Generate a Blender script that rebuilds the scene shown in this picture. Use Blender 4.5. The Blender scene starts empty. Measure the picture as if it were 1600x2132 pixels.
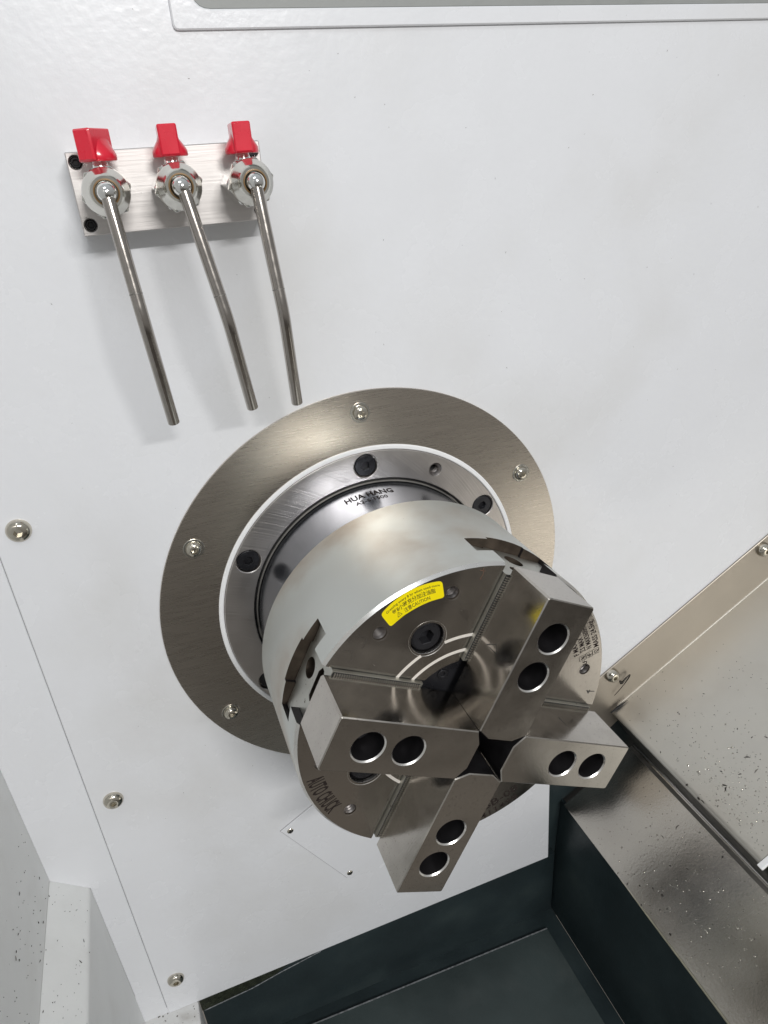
import bpy, bmesh, math, random
from mathutils import Vector, Matrix
from mathutils.geometry import tessellate_polygon
random.seed(7)
S = bpy.context.scene
COL = S.collection
PI = math.pi
MM = 0.001

# ------------------------------------------------------------------ frame
# All lengths are millimetres in a frame fixed to the machine wall:
# x right, z up, w out of the wall towards the viewer; chuck axis at x=z=0, wall sheet at w=0.
def V(x, z, w): return Vector((x, -w, z)) * MM

# ------------------------------------------------------------------ camera
cam_d = bpy.data.cameras.new('camera'); cam = bpy.data.objects.new('camera', cam_d); COL.objects.link(cam)
S.camera = cam
cam_d.sensor_fit = 'HORIZONTAL'; cam_d.sensor_width = 36.0; cam_d.lens = 36.0 * 1430.69 / 1600.0
cam_d.clip_start = 0.01; cam_d.clip_end = 50
ROWS = [[0.933971, -0.069852, 0.350454], [-0.216107, -0.891458, 0.398248], [0.284597, -0.447688, -0.847691]]
def d3(r): return Vector((r[0], -r[2], r[1])).normalized()
cx, cy, cz = d3(ROWS[0]), -d3(ROWS[1]), -d3(ROWS[2])
mw = Matrix((cx, cy, cz)).transposed().to_4x4(); mw.translation = V(-138.415, 305.441, 448.815)
cam.matrix_world = mw

# ------------------------------------------------------------------ room light
W = bpy.data.worlds.new("World"); S.world = W; W.use_nodes = True
nt = W.node_tree; nt.nodes.clear()
wo = nt.nodes.new('ShaderNodeOutputWorld'); bg = nt.nodes.new('ShaderNodeBackground')
tc = nt.nodes.new('ShaderNodeTexCoord'); sx = nt.nodes.new('ShaderNodeSeparateXYZ')
rp = nt.nodes.new('ShaderNodeValToRGB'); mr = nt.nodes.new('ShaderNodeMapRange')
nt.links.new(tc.outputs['Generated'], sx.inputs[0]); nt.links.new(sx.outputs['Z'], mr.inputs[0])
mr.inputs[1].default_value = -1; mr.inputs[2].default_value = 1
nt.links.new(mr.outputs[0], rp.inputs[0]); nt.links.new(rp.outputs[0], bg.inputs[0]); nt.links.new(bg.outputs[0], wo.inputs[0])
e = rp.color_ramp.elements
e[0].position = 0.0; e[0].color = (0.30, 0.27, 0.235, 1)
e[1].position = 1.0; e[1].color = (0.80, 0.84, 0.88, 1)
for ps, cl in ((0.12, (0.35, 0.32, 0.285, 1)), (0.17, (0.16, 0.147, 0.132, 1)), (0.25, (0.12, 0.112, 0.102, 1)), (0.34, (0.43, 0.415, 0.395, 1)), (0.62, (0.55, 0.555, 0.555, 1))):
    k = e.new(ps); k.color = cl
bg.inputs[1].default_value = 0.50

def area(name, pos, aim, sx_, sy_, power, color, spread=PI):
    d = bpy.data.lights.new(name, 'AREA'); d.shape = 'RECTANGLE'; d.size = sx_ * MM; d.size_y = sy_ * MM
    d.energy = power; d.color = color; d.spread = spread
    o = bpy.data.objects.new(name, d); COL.objects.link(o)
    p = V(*pos); q = V(*aim); o.location = p
    z = (p - q).normalized(); x = Vector((1, 0, 0)); x = (x - z * x.dot(z)).normalized(); y = z.cross(x)
    m = Matrix((x, y, z)).transposed().to_4x4(); m.translation = p; o.matrix_world = m
    return o
area('work_lamp', (180, 1150, 2100), (0, 150, 0), 720, 50, 17.5, (1.0, 0.99, 0.975), math.radians(150))
area('ceiling_light', (-500, 1500, 900), (0, 0, 100), 700, 300, 3.0, (0.93, 0.97, 1.0))  # unseen fill lamp, added to lift the general light

S.view_settings.view_transform = 'Standard'; S.view_settings.look = 'None'
S.view_settings.exposure = 0.22; S.view_settings.gamma = 1.0
S.render.engine = 'CYCLES'
S.cycles.max_bounces = 8; S.cycles.glossy_bounces = 5; S.cycles.diffuse_bounces = 4

# ------------------------------------------------------------------ materials
def nodes(m): return m.node_tree.nodes, m.node_tree.links
def mat(name, col, metal=0.0, rough=0.4, scale=60.0, var=0.08, rvar=0.08, bump=0.0, bscale=400.0,
        stretch=(1, 1, 1), spots=None, coat=0.0, aniso=0.0, stain=None, bstretch=None, scratch=0.0, spec=0.5):
    m = bpy.data.materials.new(name); m.use_nodes = True
    N, L = nodes(m); b = N['Principled BSDF']
    b.inputs['Metallic'].default_value = metal; b.inputs['Roughness'].default_value = rough
    b.inputs['Coat Weight'].default_value = coat; b.inputs['Coat Roughness'].default_value = 0.15
    b.inputs['Anisotropic'].default_value = aniso
    b.inputs['Specular IOR Level'].default_value = spec
    tc = N.new('ShaderNodeTexCoord'); oi = N.new('ShaderNodeObjectInfo')
    off = N.new('ShaderNodeVectorMath'); off.operation = 'MULTIPLY_ADD'
    cmb = N.new('ShaderNodeCombineXYZ')
    for i in range(3): L.new(oi.outputs['Random'], cmb.inputs[i])
    off.inputs[1].default_value = (3.1, 1.7, 2.3); L.new(cmb.outputs[0], off.inputs[0]); L.new(tc.outputs['Object'], off.inputs[2])
    mp = N.new('ShaderNodeMapping'); mp.inputs['Scale'].default_value = stretch
    L.new(off.outputs[0], mp.inputs[0])
    n1 = N.new('ShaderNodeTexNoise'); n1.inputs['Scale'].default_value = scale; n1.inputs['Detail'].default_value = 6
    L.new(mp.outputs[0], n1.inputs['Vector'])
    r = N.new('ShaderNodeValToRGB')
    r.color_ramp.interpolation = 'EASE'
    r.color_ramp.elements[0].position = 0.22; r.color_ramp.elements[1].position = 0.78
    r.color_ramp.elements[0].color = tuple(c * (1 - var) for c in col) + (1,)
    r.color_ramp.elements[1].color = tuple(min(1, c * (1 + var)) for c in col) + (1,)
    L.new(n1.outputs['Fac'], r.inputs[0]); out = r.outputs[0]
    if stain:
        scol, ssc, thr = stain
        n3 = N.new('ShaderNodeTexNoise'); n3.inputs['Scale'].default_value = ssc; n3.inputs['Detail'].default_value = 5
        n3.inputs['Distortion'].default_value = 0.25
        L.new(off.outputs[0], n3.inputs['Vector'])
        r3 = N.new('ShaderNodeValToRGB'); r3.color_ramp.elements[0].position = thr - 0.12; r3.color_ramp.elements[1].position = thr + 0.30; r3.color_ramp.interpolation = 'EASE'
        L.new(n3.outputs['Fac'], r3.inputs[0])
        mx = N.new('ShaderNodeMix'); mx.data_type = 'RGBA'
        L.new(r3.outputs[0], mx.inputs[0]); L.new(out, mx.inputs[6]); mx.inputs[7].default_value = scol + (1,)
        out = mx.outputs[2]
    if spots:
        scol, ssc, thr = spots
        n2 = N.new('ShaderNodeTexNoise'); n2.inputs['Scale'].default_value = ssc; n2.inputs['Detail'].default_value = 2
        L.new(off.outputs[0], n2.inputs['Vector'])
        r2 = N.new('ShaderNodeValToRGB'); r2.color_ramp.elements[0].position = thr; r2.color_ramp.elements[1].position = thr + 0.02
        L.new(n2.outputs['Fac'], r2.inputs[0])
        mx = N.new('ShaderNodeMix'); mx.data_type = 'RGBA'
        L.new(r2.outputs[0], mx.inputs[0]); L.new(out, mx.inputs[6]); mx.inputs[7].default_value = scol + (1,)
        out = mx.outputs[2]
    L.new(out, b.inputs['Base Color'])
    if rvar:
        q = N.new('ShaderNodeMapRange'); q.inputs[3].default_value = max(0.02, rough - rvar); q.inputs[4].default_value = rough + rvar
        q.inputs[1].default_value = 0.22; q.inputs[2].default_value = 0.78; q.interpolation_type = 'SMOOTHSTEP'
        L.new(n1.outputs['Fac'], q.inputs[0]); L.new(q.outputs[0], b.inputs['Roughness'])
    if bump:
        nb = N.new('ShaderNodeTexNoise'); nb.inputs['Scale'].default_value = bscale; nb.inputs['Detail'].default_value = 3
        if bstretch:
            mp2 = N.new('ShaderNodeMapping'); mp2.inputs['Scale'].default_value = bstretch
            L.new(off.outputs[0], mp2.inputs[0]); L.new(mp2.outputs[0], nb.inputs['Vector'])
        else:
            L.new(off.outputs[0], nb.inputs['Vector'])
        bp = N.new('ShaderNodeBump'); bp.inputs['Strength'].default_value = bump; bp.inputs['Distance'].default_value = 0.0004
        L.new(nb.outputs['Fac'], bp.inputs['Height']); L.new(bp.outputs[0], b.inputs['Normal'])
    return m

M = {}
M['paint'] = mat('white_paint', (0.785, 0.795, 0.82), 0, 0.26, 25, 0.010, 0.04, 0.32, 230, spots=((0.25, 0.24, 0.22), 330, 0.785),
                 stain=((0.70, 0.70, 0.70), 7, 0.54))
M['paint_dirty'] = mat('dirty_white_paint', (0.80, 0.81, 0.80), 0, 0.42, 30, 0.03, 0.05, 0.35, 300,
                       spots=((0.10, 0.10, 0.09), 420, 0.765), stain=((0.70, 0.70, 0.68), 26, 0.62))
M['paint_grime'] = mat('grimy_white_paint', (0.72, 0.72, 0.71), 0, 0.5, 30, 0.03, 0.05, 0.35, 300,
                       spots=((0.12, 0.11, 0.10), 300, 0.66), stain=((0.45, 0.43, 0.40), 60, 0.60))
M['seam'] = mat('dark_seam', (0.36, 0.36, 0.36), 0, 0.7, 60, 0.1)
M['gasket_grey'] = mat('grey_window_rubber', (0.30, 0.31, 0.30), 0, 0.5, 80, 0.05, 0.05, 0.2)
M['rubber_dark'] = mat('dark_rubber', (0.05, 0.05, 0.05), 0, 0.5)
M['glass_grey'] = mat('window_pane_grey', (0.16, 0.17, 0.17), 0, 0.12, 20, 0.05, 0.02)
M['brushed'] = mat('brushed_stainless', (0.50, 0.455, 0.40), 1, 0.285, 1100, 0.06, 0.03, 0.015, 1100, stretch=(0.04, 1, 2), bstretch=(0.04, 1, 2))
M['cover_steel'] = mat('satin_stainless_sheet', (0.64, 0.62, 0.57), 1, 0.50, 30, 0.05, 0.07, 0.10, 700, stain=((0.54, 0.50, 0.44), 12, 0.56))
M['cover_wet'] = mat('oily_stainless_sheet', (0.62, 0.59, 0.54), 1, 0.23, 22, 0.05, 0.05, 0.22, 420, stain=((0.46, 0.43, 0.39), 7, 0.52))
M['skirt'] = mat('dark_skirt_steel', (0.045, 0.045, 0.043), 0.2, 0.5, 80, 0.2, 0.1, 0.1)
M['cover_edge'] = mat('dull_folded_steel_edge', (0.20, 0.19, 0.175), 0.6, 0.5, 80, 0.2, 0.1, 0.2)
M['hem'] = mat('bright_steel_hem', (0.66, 0.63, 0.50), 1, 0.35, 90, 0.1, 0.05, 0.1)
M['flange_steel'] = mat('brown_tinted_steel_flange', (0.42, 0.38, 0.33), 1, 0.46, 30, 0.05, 0.05, 0.05, 700)
M['ground'] = mat('ground_steel', (0.50, 0.47, 0.43), 1, 0.165, 55, 0.08, 0.05, 0.05, 900, spots=((0.33, 0.31, 0.28), 800, 0.655), stain=((0.38, 0.355, 0.32), 30, 0.56))
M['ground2'] = mat('ground_steel_face', (0.46, 0.425, 0.385), 1, 0.175, 45, 0.08, 0.05, 0.06, 900, spots=((0.31, 0.28, 0.25), 800, 0.68), stain=((0.33, 0.30, 0.27), 22, 0.58))
M['body'] = mat('zinc_grey_chuck_body', (0.68, 0.70, 0.675), 1, 0.50, 16, 0.04, 0.08, 0.05, 500, stain=((0.50, 0.43, 0.36), 16, 0.51), spots=((0.2, 0.18, 0.15), 260, 0.775))
M['turned'] = mat('turned_steel', (0.58, 0.56, 0.54), 1, 0.26, 60, 0.06, 0.06, 0.0, 500)
M['mirror'] = mat('polished_spindle_steel', (0.36, 0.38, 0.42), 1, 0.24, 40, 0.03, 0.03, 0.01, 600)
M['bright'] = mat('bright_cut_steel', (0.86, 0.84, 0.81), 1, 0.28, 60, 0.03, 0.04)
M['groove'] = mat('bright_machined_groove', (0.85, 0.80, 0.74), 0.25, 0.5, 60, 0.05, 0.05)
M['dull'] = mat('dull_steel_slot', (0.52, 0.52, 0.48), 1, 0.40, 50, 0.08, 0.08, 0.05, 600, spots=((0.10, 0.08, 0.06), 300, 0.70), stain=((0.40, 0.38, 0.34), 60, 0.6))
M['rust'] = mat('oily_brown_steel', (0.085, 0.066, 0.05), 0.6, 0.45, 90, 0.35, 0.1, 0.3, 500)  # oily brown steel, darkened in colour for the shade inside slots and holes
M['dark_hole'] = mat('blackened_bore_steel', (0.07, 0.066, 0.07), 0.85, 0.38, 80, 0.2, 0.1, 0.1)  # dark steel with the shade of bores put into its colour
M['black'] = mat('black_oxide_steel', (0.022, 0.022, 0.025), 0.3, 0.28, 80, 0.2, 0.08, 0.1, 500)
M['black_flat'] = mat('black_gap', (0.010, 0.010, 0.011), 0, 0.6, 80, 0.2)
M['thread'] = mat('threaded_steel', (0.27, 0.25, 0.24), 1, 0.42, 80, 0.05)  # colour darkened for the shade down the threaded holes
M['thread_bright'] = mat('serration_steel', (0.70, 0.66, 0.60), 1, 0.35, 80, 0.05)
M['nickel'] = mat('nickel_screw', (0.62, 0.58, 0.50), 1, 0.12, 60, 0.05, 0.04)
M['chrome'] = mat('chrome_plate', (0.82, 0.82, 0.80), 1, 0.10, 50, 0.03, 0.04, 0.02)
M['chrome_nut'] = mat('plated_nut', (0.64, 0.63, 0.58), 1, 0.15, 50, 0.05, 0.05, 0.04)
M['pipe'] = mat('stainless_tube', (0.42, 0.39, 0.36), 1, 0.19, 200, 0.05, 0.04, 0.03)
M['brown_seal'] = mat('brown_seal_ring', (0.20, 0.12, 0.05), 0.2, 0.45)
M['alu'] = mat('milled_aluminium', (0.66, 0.63, 0.61), 1, 0.48, 200, 0.06, 0.06, 0.12, 500, stretch=(0.08, 1, 2.5), bstretch=(0.05, 1, 2), spots=((0.3, 0.28, 0.26), 200, 0.74))
M['red'] = mat('red_plastic', (0.70, 0.010, 0.035), 0, 0.28, 60, 0.04, 0.04, 0.05, 400, coat=0.6)
M['yellow'] = mat('yellow_label', (0.95, 0.78, 0.0), 0, 0.4, 40, 0.02, 0.03)
M['ink'] = mat('black_ink', (0.03, 0.025, 0.01), 0, 0.5)
M['orange_ink'] = mat('orange_ink', (0.9, 0.35, 0.02), 0, 0.5)
M['engrave'] = mat('burnt_engraving', (0.025, 0.018, 0.016), 0.0, 0.7, spec=0.2)
M['faint'] = mat('faint_engraving', (0.16, 0.145, 0.13), 0.8, 0.45)
M['pen'] = mat('marker_pen', (0.03, 0.03, 0.03), 0.0, 0.5)
M['rustmark'] = mat('brown_pencil_mark', (0.17, 0.09, 0.06), 0.2, 0.6)
M['white_ring'] = mat('white_sealing_ring', (0.86, 0.86, 0.86), 0, 0.35, 60, 0.02)
M['nipple'] = mat('pale_grease_nipple', (0.72, 0.72, 0.68), 0.2, 0.4)
M['casting'] = mat('dark_green_casting_paint', (0.022, 0.033, 0.036), 0, 0.38, 14, 0.25, 0.08, 0.25, 300, stain=((0.045, 0.060, 0.058), 14, 0.58), spec=0.35)
M['casting2'] = mat('dark_green_chute_paint', (0.042, 0.056, 0.056), 0, 0.45, 14, 0.2, 0.08, 0.3, 300, stain=((0.070, 0.084, 0.082), 20, 0.60), spec=0.35)
M['lip'] = mat('worn_paint_edge', (0.25, 0.26, 0.27), 0.3, 0.45, 300, 0.5)  # pale paint carrying edge highlights and glimmers as colour
M['olive'] = mat('olive_oily_patch', (0.020, 0.024, 0.014), 0, 0.25, 200, 0.5, 0.05, 0.5, 300)
M['chip'] = mat('dark_metal_chip', (0.045, 0.04, 0.035), 0.7, 0.4, 80, 0.3)
M['droplet'] = mat('oil_droplet', (0.45, 0.43, 0.38), 1, 0.08, 80, 0.1)

# turned faces: fine arcs from a facing cut, as relief and roughness
def arcs_relief(m, scale, strength, cxy=(0.0, 0.0), rv=0.10):
    N, L = nodes(m); b = N['Principled BSDF']
    tc = N.new('ShaderNodeTexCoord'); mp = N.new('ShaderNodeMapping')
    mp.inputs['Location'].default_value = (-cxy[0] * MM, 0, -cxy[1] * MM); mp.inputs['Scale'].default_value = (1, 0, 1)
    L.new(tc.outputs['Object'], mp.inputs[0])
    ln = N.new('ShaderNodeVectorMath'); ln.operation = 'LENGTH'; L.new(mp.outputs[0], ln.inputs[0])
    cb = N.new('ShaderNodeCombineXYZ'); L.new(ln.outputs['Value'], cb.inputs[0])
    n = N.new('ShaderNodeTexNoise'); n.inputs['Scale'].default_value = scale; n.inputs['Detail'].default_value = 5
    L.new(cb.outputs[0], n.inputs['Vector'])
    bp = N.new('ShaderNodeBump'); bp.inputs['Strength'].default_value = strength; bp.inputs['Distance'].default_value = 0.0003
    L.new(n.outputs['Fac'], bp.inputs['Height'])
    for l in list(b.inputs['Normal'].links): L.new(l.from_socket, bp.inputs['Normal'])
    L.new(bp.outputs[0], b.inputs['Normal'])
M['turned_face'] = mat('facing_cut_steel', (0.66, 0.62, 0.59), 1, 0.35, 40, 0.05, 0.04)
arcs_relief(M['turned_face'], 600, 0.9, (-150, -75))
arcs_relief(M['turned'], 900, 0.4)
arcs_relief(M['ground2'], 500, 0.10)

# ------------------------------------------------------------------ object helpers
def link(o): COL.objects.link(o); return o
def root(name, label, cat, loc=(0, 0, 0), group=None):
    o = bpy.data.objects.new(name, None); link(o); o.location = V(*loc); o.empty_display_size = 0.01
    o['label'] = label; o['category'] = cat
    if group: o['group'] = group
    return o
def fin(me, smooth=True, ang=35):
    bm = bmesh.new(); bm.from_mesh(me)
    bmesh.ops.remove_doubles(bm, verts=bm.verts, dist=1e-7)
    bmesh.ops.recalc_face_normals(bm, faces=bm.faces)
    bm.to_mesh(me); bm.free()
    if smooth:
        for p in me.polygons: p.use_smooth = True
        me.set_sharp_from_angle(angle=math.radians(ang))
def mk(name, geo, m, parent=None, loc=(0, 0, 0), rot=0.0, smooth=True, bevel=0.0, label=None, cat=None, group=None, kind=None, ang=35):
    vs, fs = geo
    me = bpy.data.meshes.new(name); me.from_pydata([V(*v) for v in vs], [], fs); me.update(); fin(me, smooth, ang)
    ms = m if isinstance(m, list) else [m]
    for q in ms: me.materials.append(q)
    o = bpy.data.objects.new(name, me); link(o)
    o.location = V(*loc); o.rotation_euler = (0, -rot, 0)
    if parent: o.parent = parent
    if bevel:
        b = o.modifiers.new('edge', 'BEVEL'); b.width = bevel * MM; b.segments = 2; b.limit_method = 'ANGLE'; b.angle_limit = math.radians(40); b.harden_normals = True
    if label: o['label'] = label
    if cat: o['category'] = cat
    if group: o['group'] = group
    if kind: o['kind'] = kind
    return o
def cpy(o, parent=None, loc=None, rot=None):
    c = o.copy(); link(c); c.parent = parent
    if loc is not None: c.location = V(*loc)
    if rot is not None: c.rotation_euler = (0, -rot, 0)
    return c
def cpy_tree(o, parent=None, loc=None, rot=None):
    kids = list(o.children)
    c = cpy(o, parent, loc, rot)
    for ch in kids: cpy_tree(ch, c)
    return c
def join(*gs):
    V_, F_ = [], []
    for v, f in gs:
        n = len(V_); V_ += list(v); F_ += [tuple(i + n for i in q) for q in f]
    return V_, F_
def xf(g, fn): return [fn(*v) for v in g[0]], g[1]
def move(g, x=0, z=0, w=0): return xf(g, lambda a, b, c: (a + x, b + z, c + w))
def rotz(g, a):
    c, s = math.cos(a), math.sin(a); return xf(g, lambda x, z, w: (x * c - z * s, x * s + z * c, w))
def circle(x, z, r, n=32, a0=0): return [(x + r * math.cos(a0 + 2 * PI * i / n), z + r * math.sin(a0 + 2 * PI * i / n)) for i in range(n)]
def area2(p): return sum(p[i][0] * p[(i + 1) % len(p)][1] - p[(i + 1) % len(p)][0] * p[i][1] for i in range(len(p))) / 2
def ccw(p): return list(p) if area2(p) > 0 else list(p)[::-1]
def inset(p, d):
    p = ccw(p); n = len(p); out = []
    for i in range(n):
        a, b, c = Vector(p[i - 1]), Vector(p[i]), Vector(p[(i + 1) % n])
        e1 = (b - a).normalized(); e2 = (c - b).normalized()
        n1 = Vector((-e1.y, e1.x)); n2 = Vector((-e2.y, e2.x)); s = (n1 + n2)
        k = d / max(0.3, (1 + n1.dot(n2))); q = b + s * k; out.append((q.x, q.y))
    return out
def tess(loops, w, flip=False):
    flat = [p for l in loops for p in l]
    tr = tessellate_polygon([[Vector((p[0], p[1], 0)) for p in l] for l in loops])
    return [(p[0], p[1], w) for p in flat], [tuple(t) for t in tr]
def wall_(la, wa, lb, wb):
    n = len(la); vs = [(p[0], p[1], wa) for p in la] + [(p[0], p[1], wb) for p in lb]
    return vs, [(i, (i + 1) % n, n + (i + 1) % n, n + i) for i in range(n)]
def plate(outline, w0, w1, holes=(), ch=0.0, hch=None):
    """solid sheet/block from w0 to w1; holes = [(loop, depth or None, chamfer)]; ch = chamfer on the w1 edge"""
    o = ccw(outline); hch = ch if hch is None else hch; top = inset(o, ch) if ch else o; gs = []
    tl, bl = [top], [o]
    for h in holes:
        lp, dep = ccw(h[0]), h[1]
        big = inset(lp, -hch) if hch else lp
        tl.append(big)
        if hch: gs.append(wall_(big, w1, lp, w1 - hch))
        b = w0 if dep is None else w1 - dep
        gs.append(wall_(lp, w1 - hch, lp, b))
        if dep is None: bl.append(lp)
        else: gs.append(([(p[0], p[1], b) for p in lp], [tuple(range(len(lp)))]))
    gs.append(tess(tl, w1)); gs.append(tess(bl, w0))
    if ch: gs.append(wall_(top, w1, o, w1 - ch))
    gs.append(wall_(o, w1 - ch, o, w0))
    return join(*gs)
def lathe(prof, n=64, a0=0, a1=2 * PI, closed=True):
    full = abs(a1 - a0 - 2 * PI) < 1e-6; m = n if full else n + 1; k = len(prof)
    vs = [(r * math.cos(a0 + (a1 - a0) * i / n), r * math.sin(a0 + (a1 - a0) * i / n), w) for i in range(m) for r, w in prof]
    fs = []; kk = k if closed else k - 1
    for i in range(n):
        j = (i + 1) % m
        for q in range(kk): fs.append((i * k + q, j * k + q, j * k + (q + 1) % k, i * k + (q + 1) % k))
    if not full and closed:
        fs.append(tuple(range(k))); fs.append(tuple(range((m - 1) * k, m * k)))
    return vs, fs
def disc(r, w, n=32): return circle3(r, w, n), [tuple(range(n))]
def circle3(r, w, n=32): return [(r * math.cos(2 * PI * i / n), r * math.sin(2 * PI * i / n), w) for i in range(n)]
def box(x0, x1, z0, z1, w0, w1, ch=0.0): return plate([(x0, z0), (x1, z0), (x1, z1), (x0, z1)], w0, w1, ch=ch)
def tube(path, r, n=14, caps=True, hollow=False):
    pts = [Vector(p) for p in path]; vs = []; fs = []; up = Vector((0.37, 0.11, 0.92))
    for i, p in enumerate(pts):
        t = (pts[min(i + 1, len(pts) - 1)] - pts[max(i - 1, 0)]).normalized()
        a = t.cross(up).normalized(); b = t.cross(a)
        rr = r[i] if isinstance(r, (list, tuple)) else r
        vs += [tuple(p + a * rr * math.cos(2 * PI * j / n) + b * rr * math.sin(2 * PI * j / n)) for j in range(n)]
    for i in range(len(pts) - 1):
        for j in range(n): fs.append((i * n + j, i * n + (j + 1) % n, (i + 1) * n + (j + 1) % n, (i + 1) * n + j))
    if caps: fs.append(tuple(range(n))); fs.append(tuple(range((len(pts) - 1) * n, len(pts) * n)))
    return vs, fs
def smoothpath(pts, n=6):
    out = []
    P = [Vector(p) for p in pts]
    for i in range(len(P) - 1):
        a, b, c, d = P[max(i - 1, 0)], P[i], P[i + 1], P[min(i + 2, len(P) - 1)]
        for k in range(n):
            t = k / n
            out.append(0.5 * ((2 * b) + (c - a) * t + (2 * a - 5 * b + 4 * c - d) * t * t + (3 * b - a - 3 * c + d) * t ** 3))
    out.append(P[-1]); return [tuple(p) for p in out]
def fillet3(pts, r=7, n=6):
    P = [Vector(p) for p in pts]; out = [tuple(P[0])]
    for i in range(1, len(P) - 1):
        a, b, c = P[i - 1], P[i], P[i + 1]
        p = b + (a - b).normalized() * min(r, (a - b).length * .45); q = b + (c - b).normalized() * min(r, (c - b).length * .45)
        for k in range(n + 1):
            t = k / n; out.append(tuple(p * (1 - t) ** 2 + b * 2 * t * (1 - t) + q * t * t))
    out.append(tuple(P[-1])); return out
def boolean(o, cutters):
    for c in cutters:
        md = o.modifiers.new('cut', 'BOOLEAN'); md.operation = 'DIFFERENCE'; md.solver = 'EXACT'; md.object = c
    bpy.context.view_layer.update()
    dg = bpy.context.evaluated_depsgraph_get()
    me = bpy.data.meshes.new_from_object(o.evaluated_get(dg))
    old = o.data; o.modifiers.clear(); o.data = me
    for c in cutters: bpy.data.objects.remove(c, do_unlink=True)
    for p in me.polygons: p.use_smooth = True
    me.set_sharp_from_angle(angle=math.radians(30))
def text_geo(body, size, spacing=1.0, sx_=1.0, bold=0.0):
    c = bpy.data.curves.new('t', 'FONT'); c.body = body; c.size = size; c.space_character = spacing; c.resolution_u = 2; c.offset = bold
    o = bpy.data.objects.new('t', c); link(o)
    me = o.to_mesh(); vs = [(v.co.x * sx_, v.co.y) for v in me.vertices]; fs = [tuple(p.vertices) for p in me.polygons]
    o.to_mesh_clear(); bpy.data.objects.remove(o, do_unlink=True)
    return vs, fs
def arc_text(body, size, r0, a_start, a_end, w, inward, bold=0.0):
    """lettering laid along an arc on a face; fits the angular range"""
    vs, fs = text_geo(body, size, bold=bold + (0.05 if size > 4 else 0))
    L = max(v[0] for v in vs); out = []
    for x, y in vs:
        a = math.radians(a_start + (a_end - a_start) * x / L); r = r0 + (-y if inward else y)
        out.append((r * math.cos(a), r * math.sin(a), w))
    return out, fs

# ================================================================== SETTING: wall sheet, side, pan, casting
A0 = math.radians(61.75)
SL = math.radians(30.7); dx, dz = math.cos(SL), math.sin(SL); nx, nz = -dz, dx
out_ = [(-249.6, 620), (-249.6, -419.5), (179.5, -421), (175.5, -271), (760, 76), (760, 620)]
mk('wall', plate(out_, -2.0, 0.0, [(circle(0, 0, 123.5, 96), None)], ch=0.5, hch=0.1), M['paint'], kind='structure')
mk('wall_edge_strip', plate([(-298.7, 620), (-298.7, -194), (-273.0, -217.6), (-272.2, -376), (-281.5, -419.3), (-225, -419.3), (-250.3, -412), (-250.3, 620)], -3.0, -0.9, ch=0.3), M['paint'], kind='structure')
mk('wall_seam', box(-251.5, -248.5, -419, 620, -3.5, -1.9), M['seam'], kind='structure')
def strip_w(pts, w0, w1, th=2.0):
    """sheet made by pulling the section line pts (x,z) out of the wall from w0 to w1"""
    n = len(pts); off = []
    for i in range(n):
        a = Vector(pts[max(i - 1, 0)]); b = Vector(pts[min(i + 1, n - 1)]); t = (b - a).normalized(); off.append((pts[i][0] - t.y * th, pts[i][1] + t.x * th))
    poly = list(pts) + off[::-1]
    return plate(poly, w0, w1)
def roundpts(pts, r=5, n=4):
    out = [pts[0]]
    for i in range(1, len(pts) - 1):
        a, b, c = Vector(pts[i - 1]), Vector(pts[i]), Vector(pts[i + 1])
        p = b + (a - b).normalized() * min(r, (a - b).length * .45); q = b + (c - b).normalized() * min(r, (c - b).length * .45)
        for k in range(n + 1):
            t = k / n; v = p * (1 - t) ** 2 + b * 2 * t * (1 - t) + q * t * t; out.append((v.x, v.y))
    out.append(pts[-1]); return out
side = [(-298.7, 620), (-298.7, -194.3), (-273.0, -217.6), (-272.3, -418.7), (-221.5, -419.8), (-221.0, -900)]
mk('side_wall', strip_w(roundpts(side[:2] + [(-298.7, -194.3)], 1)[:2], -3, 420, -2.5), M['paint_dirty'], kind='structure')
mk('side_ledge', strip_w(roundpts(side[1:4], 3), -3, 420, -2.0), M['paint_dirty'], kind='structure')
mk('lower_ledge', strip_w(roundpts(side[3:6], 2), -3, 420, -2.0), M['paint_grime'], kind='structure')

# dark casting under the wall
mk('casting_back', plate([(-221, -417), (-221, -560), (200, -560), (330, -420), (330, -150), (120, -260), (120, -417)], -16, -10), M['casting'], kind='structure')
mk('casting_front', box(-220.5, 189.5, -560, -421.5, -9, -2.5), M['casting'], kind='structure')
mk('olive_patch', plate([(-221, -421.8), (-221, -440), (-180, -437), (-145, -431), (-128, -422)], -2.4, -2.0), M['olive'], kind='structure')
mk('casting_ridge', join(tube([(-219, -441, -2), (-170, -437.5, -2), (-140, -431, -2), (-95, -424, -2.2)], 0.5, 6)), M['lip'], kind='structure')  # pale line for a glimmer on the casting, put in as colour
mk('chute_floor', xf(box(-220, 190, 0, 3, -9, 460), lambda x, z, w: (x, z - 521 - 0.02 * max(0, x + 100), w)), M['casting'], kind='structure')
# raised chute sheet with its edge highlight painted as a pale lip
def sheet_fn(x, z, w): return (x, z - 517.5 - 0.02 * max(0, x + 100), w + 0.022 * (x + 110))
mk('chute_sheet', xf(box(-220, 170, 0, 2.5, 13, 450), sheet_fn), M['casting2'], kind='structure')
mk('chute_sheet_edge', xf(box(-220, 170, 1.2, 3.0, 12.2, 13.4), sheet_fn), M['lip'], kind='structure')
mk('casting_side', strip_w([(190, -523), (194, -440), (199, -345)], -9, 460, -3), M['casting'], kind='structure')

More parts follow.
